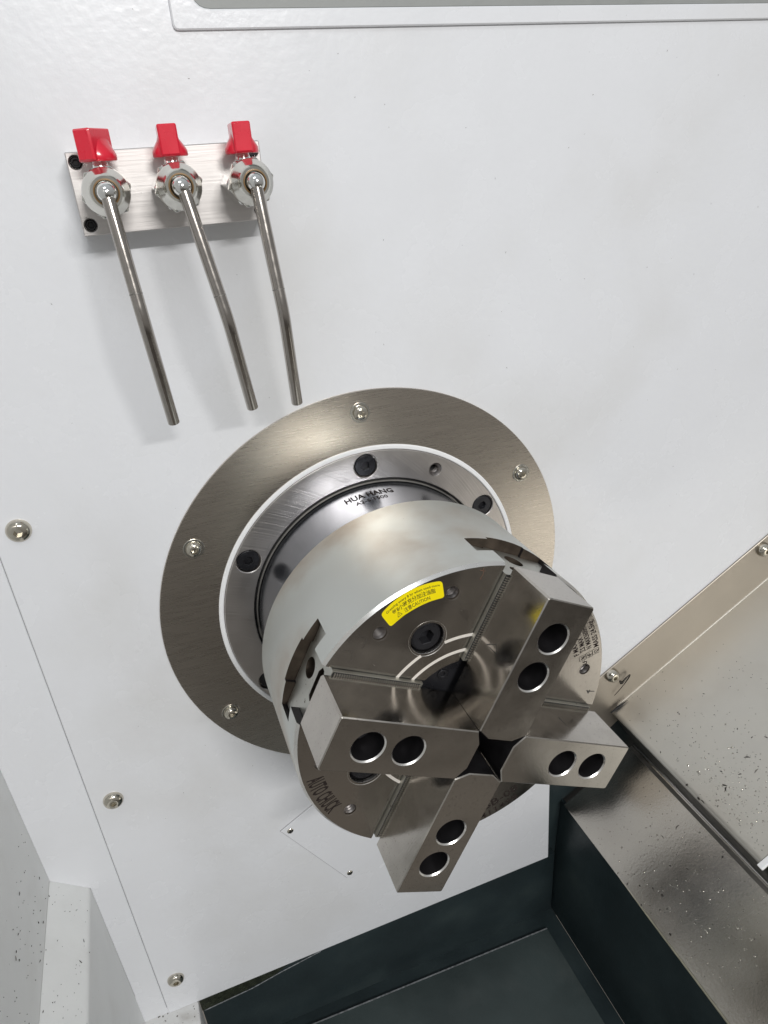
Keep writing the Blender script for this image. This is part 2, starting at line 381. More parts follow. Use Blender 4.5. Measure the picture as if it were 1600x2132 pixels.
# ================================================================== WINDOW at the top edge
wr = root('machine_window', 'white raised window frame with grey rubber lip along the top edge of the wall', 'window', (0, 0, 0))
fo = roundpts([(-84, 640), (-84, 377.5), (740, 379.5), (740, 640)], 3, 3)
fi = roundpts([(-72, 640 - 8), (-72, 386.6), (732, 388.4), (732, 632)], 9, 5)
mk('frame', plate(fo, 0.02, 2.2, [(fi, None)], ch=0.7), M['paint'], wr)
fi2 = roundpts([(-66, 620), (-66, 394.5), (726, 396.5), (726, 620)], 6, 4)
mk('rubber_lip', plate(inset(fi, 0.1), 0.02, 1.3, [(fi2, None)], ch=0.3), M['gasket_grey'], wr)  # grey strip stands for the shadow inside the frame, put in as colour
mk('pane', plate(inset(fi2, 0.1), 0.02, 0.7), M['glass_grey'], wr)

# ================================================================== screws
def hexloop(r, n_per=1, a0=0): return circle(0, 0, r, 6, a0)
def button_head(R, h, hexr, hexd, base=0.0, n=28):
    """dome head with hexagon socket; returns (dome, socket)"""
    prof = []
    flat = hexr * 1.18
    for i in range(8):
        t = i / 7.0; a = t * PI / 2 * 0.94
        prof.append((R - (R - flat) * (1 - math.cos(a)) / (1 - math.cos(PI / 2 * 0.94)), base + h * (0.12 + 0.88 * math.sin(a) / math.sin(PI / 2 * .94))))
    prof = [(R, base)] + prof
    dome = lathe(prof, n, closed=False)
    ring = tess([circle(0, 0, flat, n), circle(0, 0, hexr, 6)], base + h)
    hl = circle(0, 0, hexr, 6)
    sock = join(wall_(hl, base + h, hl, base + h - hexd), ([(p[0], p[1], base + h - hexd) for p in hl], [tuple(range(6))]))
    return join(dome, ring, sock)
def socket_head(R, h, hexr, hexd, base=0.0, n=32, ch=0.7):
    g = plate(circle(0, 0, R, n), base, base + h, [(circle(0, 0, hexr, 6), hexd)], ch=ch, hch=0.25)
    return g

gb = button_head(7.2, 4.6, 2.6, 2.6)
ps0 = mk('panel_screw', gb, M['nickel'])
wall_screws = [((-234, 115.0), 'upper nickel button screw on the wall near the left picture edge'),
               ((-233.8, -129.3), 'middle nickel button screw beside the vertical panel seam, left of the chuck'),
               ((-234, -372.4), 'lowest nickel button screw near the dark bottom opening')]
for i, ((x, z), lb) in enumerate(wall_screws):
    o = ps0 if i == 0 else cpy(ps0)
    o.location = V(x, z, 0); o.rotation_euler = (0, -0.4 * i, 0); o.scale = (1.08, 1.08, 1.08)
    o['label'] = lb; o['category'] = 'screw'; o['group'] = 'button screws holding the wall sheet'

# ================================================================== small access plate
ap = root('access_plate', 'thin white square cover plate with two screws, on the wall below the chuck', 'cover plate', (-110.9, -228.3, 0))
ca, sa = math.cos(math.radians(-60.3)), math.sin(math.radians(-60.3))
cb_, sb_ = math.cos(math.radians(29.7)), math.sin(math.radians(29.7))
def app(u, v): return (u * ca + v * cb_, u * sa + v * sb_)
mk('plate_sheet', plate([app(0, 0), app(110, 0), app(110, 110), app(0, 110)], 0.02, 1.3, ch=0.35), M['paint'], ap)
mk('plate_shadow_gap', plate([app(-0.7, -0.7), app(110.7, -0.7), app(110.7, 110.7), app(-0.7, 110.7)], 0.01, 0.18), M['seam'], ap)
def cross_head(R):
    g = [lathe([(R, 0), (R, .3), (R * .8, .9), (R * .45, 1.2), (R * .4, 1.2)], 20, closed=False), tess([circle(0, 0, R * .4, 20)], 1.2)]
    return join(*g)
sp = mk('plate_screw', cross_head(3.0), M['nickel'], ap, loc=(8.2, -2.9, 1.3))
cr = join(box(-1.9, 1.9, -.45, .45, 1.1, 1.35), box(-.45, .45, -1.9, 1.9, 1.1, 1.36))
mk('cross_slot', cr, M['black_flat'], sp)
u2 = app(97, 8.5); sp2 = cpy_tree(sp, ap, (57.5, -88.7, 1.3), 0.5)
sp3 = cpy_tree(sp, ap, (*app(8, 102), 1.3), 0.2)

# ================================================================== stainless cover ring
cr_ = root('cover_ring', 'wide brushed stainless ring screwed to the wall around the spindle', 'ring plate', (0, 0, 0))
mk('ring_plate', plate(circle(0, 0, 167, 160), 0.02, 2.0, [(circle(0, 0, 124.6, 128), None)], ch=0.35), M['brushed'], cr_)
mk('white_seal', lathe([(125.2, 0.5), (125.2, 2.6), (124.4, 3.2), (122.2, 3.2), (121.6, 2.6), (121.6, -4)], 128), M['white_ring'], cr_)
wsh = plate(circle(0, 0, 7.4, 28), 2.0, 2.7, [(circle(0, 0, 3.0, 12), None)], ch=0.2)
sc0 = None
for i in range(6):
    a = math.radians(30.2 + 60 * i); p = (151.5 * math.cos(a), 151.5 * math.sin(a), 0)
    if sc0 is None:
        sc0 = mk('screw', move(button_head(5.7, 3.6, 2.0, 2.0), w=2.7), M['nickel'], cr_, loc=p)
        mk('washer', wsh, M['chrome_nut'], sc0)
    else: cpy_tree(sc0, cr_, p, i * 0.7)

# ================================================================== spindle housing flange + nose
sh = root('spindle_flange', 'steel spindle flange with black socket screws behind the chuck', 'flange', (0, 0, 0))
holes = []
for i in range(6):
    a = math.radians(30 + 60 * i); holes.append((circle(110.5 * math.cos(a), 110.5 * math.sin(a), 9.2, 28), 5.5))
for i in range(6):
    a = math.radians(60 + 60 * i)
    if i in (0, 3): holes.append((circle(110.8 * math.cos(a), 110.8 * math.sin(a), 4.9, 20), 11.0))
fl = mk('flange_plate', plate(circle(0, 0, 121.2, 128), -12, 3.0, [(circle(0, 0, 99.0, 96), None)] + holes, ch=0.5), M['turned_face'], sh)
sb0 = None
for i in range(6):
    a = math.radians(30 + 60 * i); p = (110.5 * math.cos(a), 110.5 * math.sin(a), 0)
    if sb0 is None: sb0 = mk('socket_screw', socket_head(8.4, 4.6, 3.6, 3.4, -2.4), M['black'], sh, loc=p)
    else: cpy(sb0, sh, p, 0.3 * i)
def thread(r, depth, pitch=1.5, n=20, top=0.0):
    prof = [(r + .9, top + .05), (r + .1, top - .9)]; w = top - .9
    while w > top - depth: prof += [(r - .75, w - pitch * .5), (r + .05, w - pitch)]; w -= pitch
    k = len(prof); vs, fs = lathe(prof, n, closed=False)
    # turn the rings into a helix
    vs2 = []
    for i, (x, z, ww) in enumerate(vs):
        s = i // k; q = i % k
        vs2.append((x, z, ww - (pitch * s / n if q > 1 else 0)))
    vs2 += circle3(r - .75, top - depth, n); m = len(vs2)
    return vs2, fs + [tuple(range(m - n, m))]
for i in (0, 3):
    a = math.radians(60 + 60 * i)
    mk('threaded_hole', thread(4.2, 10), M['thread'], sh, loc=(110.8 * math.cos(a), 110.8 * math.sin(a), 3.0))
mk('groove_ring', lathe([(99.2, -8), (99.2, 1.6), (98.3, 2.2), (97.6, 1.0), (97.6, -8)], 96), M['black'], sh)
mk('seal_ring', lathe([(97.2, -8), (97.2, 2.6), (96.4, 3.4), (95.8, 2.6), (95.8, -8)], 96), M['cover_edge'], sh)
sn = root('spindle_nose', 'polished steel spindle adapter between the flange and the chuck', 'spindle', (0, 0, 0))
mk('nose_barrel', lathe([(95.4, -8), (95.4, 58.5), (94.2, 59.5), (60, 59.5), (60, -8)], 160), M['mirror'], sn)
def cyl_text(body, size, R, a0, a1, w0, bold=0.0):
    vs, fs = text_geo(body, size, bold=bold); L = max(v[0] for v in vs); out = []
    for x, y in vs:
        a = math.radians(a0 + (a1 - a0) * x / L); out.append((R * math.cos(a), R * math.sin(a), w0 - y))
    return out, fs
mk('lettering', cyl_text('HUA HANG', 10.2, 95.5, 104, 81.6, 22.0, 0.28), M['engrave'], sn, smooth=False)
mk('lettering', cyl_text('A2-6 1500', 7.0, 95.5, 100.6, 86.0, 30.0, .08), M['engrave'], sn, smooth=False)

# ================================================================== CHUCK
ck = root('lathe_chuck', 'four-jaw steel lathe chuck with yellow caution label on its face', 'lathe chuck', (0, 0, 0))
WF, R0 = 154.3, 105.0
body = mk('chuck_body', lathe([(40.8, 61), (103.9, 61), (105, 62), (105, 152.4), (103.4, WF), (41.4, WF), (40.8, WF - .6)], 192), M['body'], ck)
# front face gets its own steel look
def cutter(g, rot=0):
    o = mk('cutter', g, M['rust'], rot=rot, smooth=False); o.hide_render = True; return o
def rprism(sect, r0, r1):
    """section (s,w) pulled along the radius"""
    g = plate(sect, r0, r1); return xf(g, lambda s, w, r: (r, s, w))
slot = [(-19.8, 160), (-19.8, 138.2), (-30.5, 138.2), (-30.5, 121.6), (-15.0, 121.6), (-15.0, 119.2), (14.5, 119.2), (14.5, 121.6), (30.5, 121.6), (30.5, 138.2), (19.8, 138.2), (19.8, 160)]
cuts = [cutter(rprism(slot, 20, 130), A0 + k_ * PI / 2) for k_ in range(4)]
hs = []
for k_ in range(4):
    a = A0 + PI / 4 + k_ * PI / 2
    hs.append(cutter(move(plate(circle(0, 0, 10.6, 36), 140, 170), x=66.7 * math.cos(a), z=66.7 * math.sin(a))))
    for da in (-14.95, 14.95):
        b = a + math.radians(da)
        hs.append(cutter(move(plate(circle(0, 0, 4.1, 20), 138, 170), x=90.3 * math.cos(b), z=90.3 * math.sin(b))))
boolean(body, cuts + hs)
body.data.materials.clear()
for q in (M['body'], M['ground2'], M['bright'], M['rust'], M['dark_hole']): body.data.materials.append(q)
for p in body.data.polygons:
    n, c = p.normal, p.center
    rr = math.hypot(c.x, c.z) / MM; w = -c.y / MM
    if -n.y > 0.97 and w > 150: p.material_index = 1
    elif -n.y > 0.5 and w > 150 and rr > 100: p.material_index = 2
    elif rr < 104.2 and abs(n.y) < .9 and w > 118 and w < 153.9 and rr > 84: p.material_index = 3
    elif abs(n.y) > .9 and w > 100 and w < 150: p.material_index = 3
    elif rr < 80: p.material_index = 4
# bolts, threads
b0 = None; t0 = None
for k_ in range(4):
    a = A0 + PI / 4 + k_ * PI / 2; p = (66.7 * math.cos(a), 66.7 * math.sin(a), 0)
    if b0 is None:
        b0 = mk('mounting_bolt', socket_head(9.5, 9, 4.9, 6.5, 143.5, ch=1.2), M['black'], ck, loc=p)
        mk('bolt_pocket_rim', lathe([(10.5, WF - 3), (10.5, WF - .6), (11.9, WF + .12), (12.0, WF - .4)], 40), M['bright'], b0)
    else: cpy_tree(b0, ck, p, 0.35 * k_)
    for da in (-14.95, 14.95):
        b = a + math.radians(da); q = (90.3 * math.cos(b), 90.3 * math.sin(b), WF)
        if t0 is None: t0 = mk('threaded_hole', thread(4.05, 12, 1.75, 24), M['thread'], ck, loc=q)
        else: cpy(t0, ck, q, b)
# bright arcs turned into the face, broken by bolts and jaws
for k_ in range(4):
    ac = A0 + PI / 4 + k_ * PI / 2
    for R_, spans in ((58.4, ((-26.5, -8.0), (7.5, 26.5))), (48.5, ((-23.5, 23.0),))):
        for s0, s1 in spans:
            mk('turned_groove', lathe([(R_ - .95, WF - .3), (R_ - .95, WF + .12), (R_ + .95, WF + .12), (R_ + .95, WF - .3)], 24, ac + math.radians(s0), ac + math.radians(s1)), M['groove'], ck)
# centre plate with small screws
cp = mk('centre_plate', lathe([(40.7, 140), (40.7, 150.6), (39.9, 151.2), (15, 151.2), (15, 138), (40.7, 138)], 96), M['black'], ck)
mk('centre_bore', lathe([(14.9, 151), (14.9, 100), (0.01, 100)], 48, closed=False), M['black_flat'], ck)
cs0 = None
for k_ in range(4):
    a = A0 + PI / 4 + k_ * PI / 2; p = (34.5 * math.cos(a), 34.5 * math.sin(a), 151.0)
    if cs0 is None: cs0 = mk('centre_screw', join(socket_head(3.2, 1.4, 1.7, 1.4, 0, 20, .3), plate(circle(0, 0, 4.6, 24), -.2, .35, [(circle(0, 0, 3.4, 20), None)])), M['black'], cp, loc=p)
    else: cpy(cs0, cp, p, k_)

# ---- jaws
HW, RO, W0, W1 = 16.8, 103.7, 158.0, 193.3
jaw_out = [(RO - 1.1, -HW), (RO, -HW + 1.1), (RO, HW - 1.1), (RO - 1.1, HW), (17.0, HW), (12.2, 8.6), (12.2, -8.6), (17.0, -HW)]
def jaw_geo():
    up = plate(jaw_out, W0, W1, [(circle(80.8, 0, 9.3, 40), 25.0), (circle(55.8, 0, 9.3, 40), 25.0)], ch=0.6, hch=0.8)
    return up
mats_j = [M['ground'], M['dark_hole'], M['bright']]
def paint_jaw(me):
    me.materials.clear()
    for q in mats_j: me.materials.append(q)
    for p in me.polygons:
        c = p.center; x, z, w = c.x / MM, c.z / MM, -c.y / MM
        if x < 17.1 and abs(p.normal.y) < .3 and p.normal.x < -.5: p.material_index = 1  # tip faces coloured dark for the shade of the bore they face
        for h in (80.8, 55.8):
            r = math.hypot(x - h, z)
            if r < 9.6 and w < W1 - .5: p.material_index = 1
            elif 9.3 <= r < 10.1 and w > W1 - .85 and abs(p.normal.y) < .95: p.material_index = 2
jaw = mk('top_jaw', jaw_geo(), M['ground'], ck, rot=A0); paint_jaw(jaw.data)
for h in (80.8, 55.8):
    mk('jaw_bolt', move(socket_head(7.6, 10, 4.2, 6, W1 - 24.9, 28), x=h), M['black'], jaw)
sect = [(-19.4, 157.0), (-19.4, 138.8), (-29.6, 138.8), (-29.6, 122.2), (-14.4, 122.2), (-14.4, 119.8), (13.9, 119.8), (13.9, 122.2), (29.6, 122.2), (29.6, 138.8), (19.4, 138.8), (19.4, 157.0),
        (8.5, 157.0), (8.5, 152.8), (7.0, 151.6), (9.0, 146.0), (7.2, 143.0), (-9, 142.6), (-13.4, 145.5), (-13.0, 148.5), (-10.5, 150.5), (-10.5, 152.8), (-8.6, 154), (-8.6, 157.0)]
mj_g = rprism(sect, 38.5, 97.6)
mjaw = mk('master_jaw', mj_g, M['dull'], ck, rot=A0, smooth=False)
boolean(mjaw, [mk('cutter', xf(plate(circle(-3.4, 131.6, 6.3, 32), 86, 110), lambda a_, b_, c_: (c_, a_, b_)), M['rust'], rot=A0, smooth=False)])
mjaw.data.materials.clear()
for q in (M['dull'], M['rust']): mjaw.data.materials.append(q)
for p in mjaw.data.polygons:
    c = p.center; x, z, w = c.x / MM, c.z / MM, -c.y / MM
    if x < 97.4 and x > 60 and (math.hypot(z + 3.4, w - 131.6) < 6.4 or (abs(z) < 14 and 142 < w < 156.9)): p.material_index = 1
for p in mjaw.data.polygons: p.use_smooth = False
# plate coloured as the shaded depth of the T-slot and the nut edge in it
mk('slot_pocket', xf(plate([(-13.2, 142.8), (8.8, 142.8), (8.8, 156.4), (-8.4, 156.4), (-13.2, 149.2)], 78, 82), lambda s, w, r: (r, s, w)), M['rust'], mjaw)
nut = xf(plate([(5.2, 150.0), (8.2, 152.9), (8.2, 156.6), (4.6, 156.6), (6.2, 153.4)], 86, 96.5), lambda s, w, r: (r, s, w))
mk('slot_nut', nut, M['body'], mjaw)
# serrated top edges: every tooth a little ridge across the strip
def serr(s0, s1):
    vs, fs = [], []; r = 40.0; p = 1.5
    prof = []
    while r < 96.5: prof += [(r, 156.8), (r + .08, 157.9), (r + .66, 157.9), (r + .74, 156.8)]; r += p
    n = len(prof)
    for s in (s0, s1): vs += [(a, s, b) for a, b in prof]
    fs = [(i, i + 1, n + i + 1, n + i) for i in range(n - 1)]
    fs += [tuple(range(i, i + 4)) for i in range(0, n, 4)] + [tuple(range(n + i, n + i + 4)) for i in range(0, n, 4)]
    return vs, fs
ser = mk('serration', join(serr(16.85, 18.3), serr(-18.3, -16.85)), M['thread_bright'], mjaw, smooth=False, kind='stuff')
mk('serration_base', join(xf(box(40, 97, 16.9, 18.7, 156.6, 157.05), lambda a, b, c: (a, b, c)), box(40, 97, -18.7, -16.9, 156.6, 157.05)), M['black_flat'], mjaw)
for nm in bpy.data.objects:
    if nm.name.startswith('threaded_hole') and nm.type == 'MESH' and len(nm.data.materials) == 1:
        nm.data.materials.append(M['black_flat'])  # hole floor coloured black for the shade at the bottom
        ymax = max(v.co.y for v in nm.data.vertices)
        for p in nm.data.polygons:
            if p.center.y > ymax - 0.0045: p.material_index = 1
jaws, mjaws = [jaw], [mjaw]
for k_ in (1, 2, 3):
    jaws.append(cpy_tree(jaw, ck, (0, 0, 0), A0 + k_ * PI / 2))
    mjaws.append(cpy_tree(mjaw, ck, (0, 0, 0), A0 + k_ * PI / 2))
# pen marks on jaw flanks (flank = +s side)
def flank_strokes(strokes, th=0.28, s=None):
    s = HW + 0.03 if s is None else s; gs = []
    for (r0, w0), (r1, w1) in strokes:
        d = Vector((r1 - r0, w1 - w0)); L = d.length; d /= L; n = Vector((-d.y, d.x)) * th
        q = [(r0 + n.x, w0 + n.y), (r0 - n.x, w0 - n.y), (r1 - n.x * .5, w1 - n.y * .5), (r1 + n.x * .5, w1 + n.y * .5)]
        gs.append(([(a, s, b) for a, b in q], [(0, 1, 2, 3)]))
    return join(*gs)
mk('pen_mark', flank_strokes([((56.6, 166.5), (61.4, 173.6)), ((57.4, 177.3), (61.4, 173.6)), ((57.4, 177.3), (56.8, 169.5)), ((57.5, 168.6), (59.8, 168.4))]), M['pen'], jaws[0], smooth=False)
mk('pen_mark', flank_strokes([((60.3, 170.0), (61.3, 178.4)), ((59.9, 171.8), (60.3, 170.0))], .35), M['pen'], jaws[3], smooth=False)
mk('pen_mark', flank_strokes([((67, 176), (69, 178)), ((69, 178), (66, 181)), ((66, 181), (70, 181.5)), ((71, 176), (71.5, 180))], .2), M['faint'], jaws[2], smooth=False)
def face_strokes(strokes, w, th=0.35):
    gs = []
    for a, b in strokes:
        a, b = Vector(a), Vector(b); d = (b - a).normalized(); n = Vector((-d.y, d.x)) * th
        q = [a + n, a - n, b - n * .6, b + n * .6]; gs.append(([(v.x, v.y, w) for v in q], [(0, 1, 2, 3)]))
    return join(*gs)
FW = WF + 0.05
mk('pen_mark', face_strokes([((93.4, -16.0), (94.6, -19.3)), ((94.6, -19.3), (95.8, -16.6)), ((93.8, -17.0), (99.6, -19.4))], FW, .4), M['pen'], ck, smooth=False)
mk('pencil_mark', face_strokes([((14.5, 100.2), (18.0, 98.6)), ((16.6, 101), (16.4, 97)), ((16.4, 97), (14.2, 94.5)), ((14.2, 94.5), (15.6, 94.2))], FW, .2), M['rustmark'], ck, smooth=False)
# engraved writing on the face
mk('lettering', arc_text('AUTO CHUCK', 14.5, 101.0, -172.6, -153.4, FW, True, 0.25), M['engrave'], ck, smooth=False)
mk('lettering', arc_text('BB-08', 9.0, 95.0, -81.0, -63.3, FW, True), M['engrave'], ck, smooth=False)
mk('lettering', arc_text('SN 22411499', 7.4, 102.6, -97.0, -65.6, FW, True), M['engrave'], ck, smooth=False)
mk('lettering', arc_text('MASS 24.5kg', 5.4, 101.6, 10.6, 24.0, FW, True, .05), M['engrave'], ck, smooth=False)
mk('lettering', arc_text('N MAX3600min', 5.4, 96.3, 11.4, 24.8, FW, True, .05), M['engrave'], ck, smooth=False)
mk('lettering', arc_text('ΣS MAX 93kN', 5.4, 91.6, 11.2, 25.2, FW, True, .05), M['engrave'], ck, smooth=False)
mk('lettering', arc_text('F MAX 25kN', 5.4, 86.6, 10.8, 25.4, FW, True, .05), M['engrave'], ck, smooth=False)
mk('lettering', arc_text('LF', 4.6, 92.0, 4.2, 6.4, FW, True, .05), M['engrave'], ck, smooth=False)
def pbox(r0, r1, a0, a1):
    f = lambda r, a: (r * math.cos(math.radians(a)), r * math.sin(math.radians(a)))
    c = [f(r0, a0), f(r0, a1), f(r1, a1), f(r1, a0)]
    return [(c[i], c[(i + 1) % 4]) for i in range(4)]
mk('symbol_box', face_strokes(pbox(86.6, 91.4, 7.0, 9.6) + pbox(91.8, 96.4, 7.2, 9.8) + pbox(96.6, 101.4, 7.6, 10.0) + [((87.5, 11.5), (90.5, 14.2)), ((93, 12), (95.5, 14.6))], FW, .18), M['engrave'], ck, smooth=False)
mk('lettering', arc_text('N', 4.2, 90.6, 7.6, 9.0, FW, True, .05), M['engrave'], ck, smooth=False)
mk('lettering', arc_text('F', 4.2, 95.6, 7.8, 9.1, FW, True, .05), M['engrave'], ck, smooth=False)
mk('lettering', arc_text('Q', 4.2, 100.6, 8.0, 9.4, FW, True, .05), M['engrave'], ck, smooth=False)
# faint round stamps near the left of the face
def arcs(cx_, cz_, r, a0, a1, th=.18, n=14):
    return [((cx_ + r * math.cos(math.radians(a0 + (a1 - a0) * i / n)), cz_ + r * math.sin(math.radians(a0 + (a1 - a0) * i / n))),
             (cx_ + r * math.cos(math.radians(a0 + (a1 - a0) * (i + 1) / n)), cz_ + r * math.sin(math.radians(a0 + (a1 - a0) * (i + 1) / n)))) for i in range(n)]
mk('stamped_mark', face_strokes(arcs(-59.5, 74.5, 4.2, -80, 110) + arcs(-59.5, 74.5, 3.4, -70, 90) + arcs(-67.5, 67.8, 4.2, -80, 110) + arcs(-67.5, 67.8, 3.2, -70, 60) +
   [((-66.8, 77.6), (-65.4, 76.2)), ((-65.4, 76.2), (-64.2, 78)), ((-74, 70.8), (-72.6, 69.8))], FW, .14), M['faint'], ck, smooth=False)
# small bright nicks and scratches
nick = []
for _ in range(46):
    a = random.uniform(0, 2 * PI); r = random.uniform(44, 101); L = random.uniform(.3, 2.4); t = random.uniform(0, PI)
    x, z = r * math.cos(a), r * math.sin(a)
    rel = (a - A0) % (PI / 2)
    if abs(r * math.sin(rel)) < 22 or abs(r * math.cos(rel)) < 22: continue
    nick.append(((x, z), (x + L * math.cos(t), z + L * math.sin(t))))
mk('scratches', face_strokes(nick, WF + .03, .07), M['bright'], ck, smooth=False, kind='stuff')

# yellow caution label
def lab_warp(g):
    ac, hf = A0 + math.radians(44.5), math.radians(11.1); out = []
    for x, z, w in g[0]:
        r, a = math.hypot(x, z), math.atan2(z, x); u = (a - ac + PI) % (2 * PI) - PI; u /= hf
        r += (1.5 + 1.5 * (r - 89.3) / 11.1) * (1 - u * u) - 0.2; out.append((r * math.cos(a), r * math.sin(a), w))
    return out, g[1]
a55, a33 = A0 + math.radians(55.6), A0 + math.radians(33.4)
def arcplate(r0, r1, a0, a1, rc, n=24):
    out = []
    da0 = rc / r0; da1 = rc / r1
    f = lambda r, a: (r * math.cos(a), r * math.sin(a))
    def corner(ra, rb, aa, ab):  # quadratic
        p0, p2 = f(*ra), f(*rb); pc = f(aa, ab); o = []
        for i in range(5):
            t = i / 4; o.append((p0[0] * (1 - t) ** 2 + pc[0] * 2 * t * (1 - t) + p2[0] * t * t, p0[1] * (1 - t) ** 2 + pc[1] * 2 * t * (1 - t) + p2[1] * t * t))
        return o
    out += corner((r1 - rc, a0), (r1, a0 + da1), r1, a0)
    out += [f(r1, a0 + (a1 - a0) * i / n) for i in range(2, n - 1)]
    out += corner((r1, a1 - da1), (r1 - rc, a1), r1, a1)
    out += corner((r0 + rc, a1), (r0, a1 - da0), r0, a1)
    out += [f(r0, a1 + (a0 - a1) * i / n) for i in range(2, n - 1)]
    out += corner((r0, a0 + da0), (r0 + rc, a0), r0, a0)
    return out
lab = mk('caution_label', lab_warp(plate(arcplate(89.3, 100.4, a33, a55, 2.0), WF + .02, WF + .18)), M['yellow'], ck, label='yellow arc-shaped caution label with black print')
dg = math.degrees
mk('label_text', lab_warp(arc_text('Greasing every 8 hr when used more', 2.2, 97.4, dg(A0) + 54.0, dg(A0) + 34.4, WF + .22, False, .02)), M['ink'], lab, smooth=False)
mk('label_text', lab_warp(arc_text('每8小時充分加注油脂', 3.2, 93.9, dg(A0) + 52.3, dg(A0) + 36.2, WF + .22, False, .03)), M['ink'], lab, smooth=False)
mk('label_text', lab_warp(arc_text('注意CAUTION', 3.0, 90.6, dg(A0) + 48.6, dg(A0) + 38.6, WF + .22, False, .02)), M['ink'], lab, smooth=False)
ta = A0 + math.radians(50.6); tx, tz = 92.0 * math.cos(ta), 92.0 * math.sin(ta); er = Vector((math.cos(ta), math.sin(ta))); et = Vector((math.sin(ta), -math.cos(ta)))
c0 = Vector((tx, tz)); tp = [c0 + er * 1.5, c0 - er * 1.1 - et * 1.5, c0 - er * 1.1 + et * 1.5]
mk('warning_triangle', lab_warp(face_strokes([(tp[0], tp[1]), (tp[1], tp[2]), (tp[2], tp[0]), (c0 + er * .5, c0 - er * .5)], WF + .23, .16)), M['ink'], lab, smooth=False)

# grease nipple in the end hole of the left-hand jaw
mk('grease_nipple', xf(join(lathe([(2.2, 101.1), (2.2, 102.1), (1.7, 102.4), (.9, 102.4), (.9, 101.4)], 24), plate(circle(0, 0, 1.0, 12), 101.2, 101.6)), lambda a, b, c: (c - 8.5, a - 2.4, b + 132.6)), M['nipple'], mjaws[1], label='pale round grease nipple')

# ================================================================== VALVE BLOCK
vb = root('manifold_block', 'silver milled aluminium block bolted to the wall under three red-handled valves', 'manifold block', (-101.5, 303.4, 0))
bx = [(-50.0, -19.9), (50.0, -19.9), (50.0, 20.0), (-50.0, 20.0)]
bh = [(circle(sx1 * 45.6, sz1, 3.4, 24), 7.0) for sx1 in (-1, 1) for sz1 in (15.2, -14.7)]
mk('block', plate(roundpts(bx + [bx[0]], .8, 2)[:-1], 0.05, 25, bh, ch=0.5, hch=0.3), M['alu'], vb)
s0 = None
for sx1 in (-1, 1):
    for sz1 in (15.2, -14.7):
        p = (sx1 * 45.6, sz1, 0)
        if s0 is None:
            s0 = mk('block_screw', socket_head(2.8, 4, 1.5, 1.8, 18.2, 20, .4), M['black'], vb, loc=p)
        else: cpy(s0, vb, p, 1.0 + sx1)
        h_ = mk('screw_hole', lathe([(3.38, 24.6), (3.38, 18.1)], 24, closed=False), M['black'], vb, loc=p) if sx1 == -1 and sz1 > 0 else cpy(h_, vb, p)

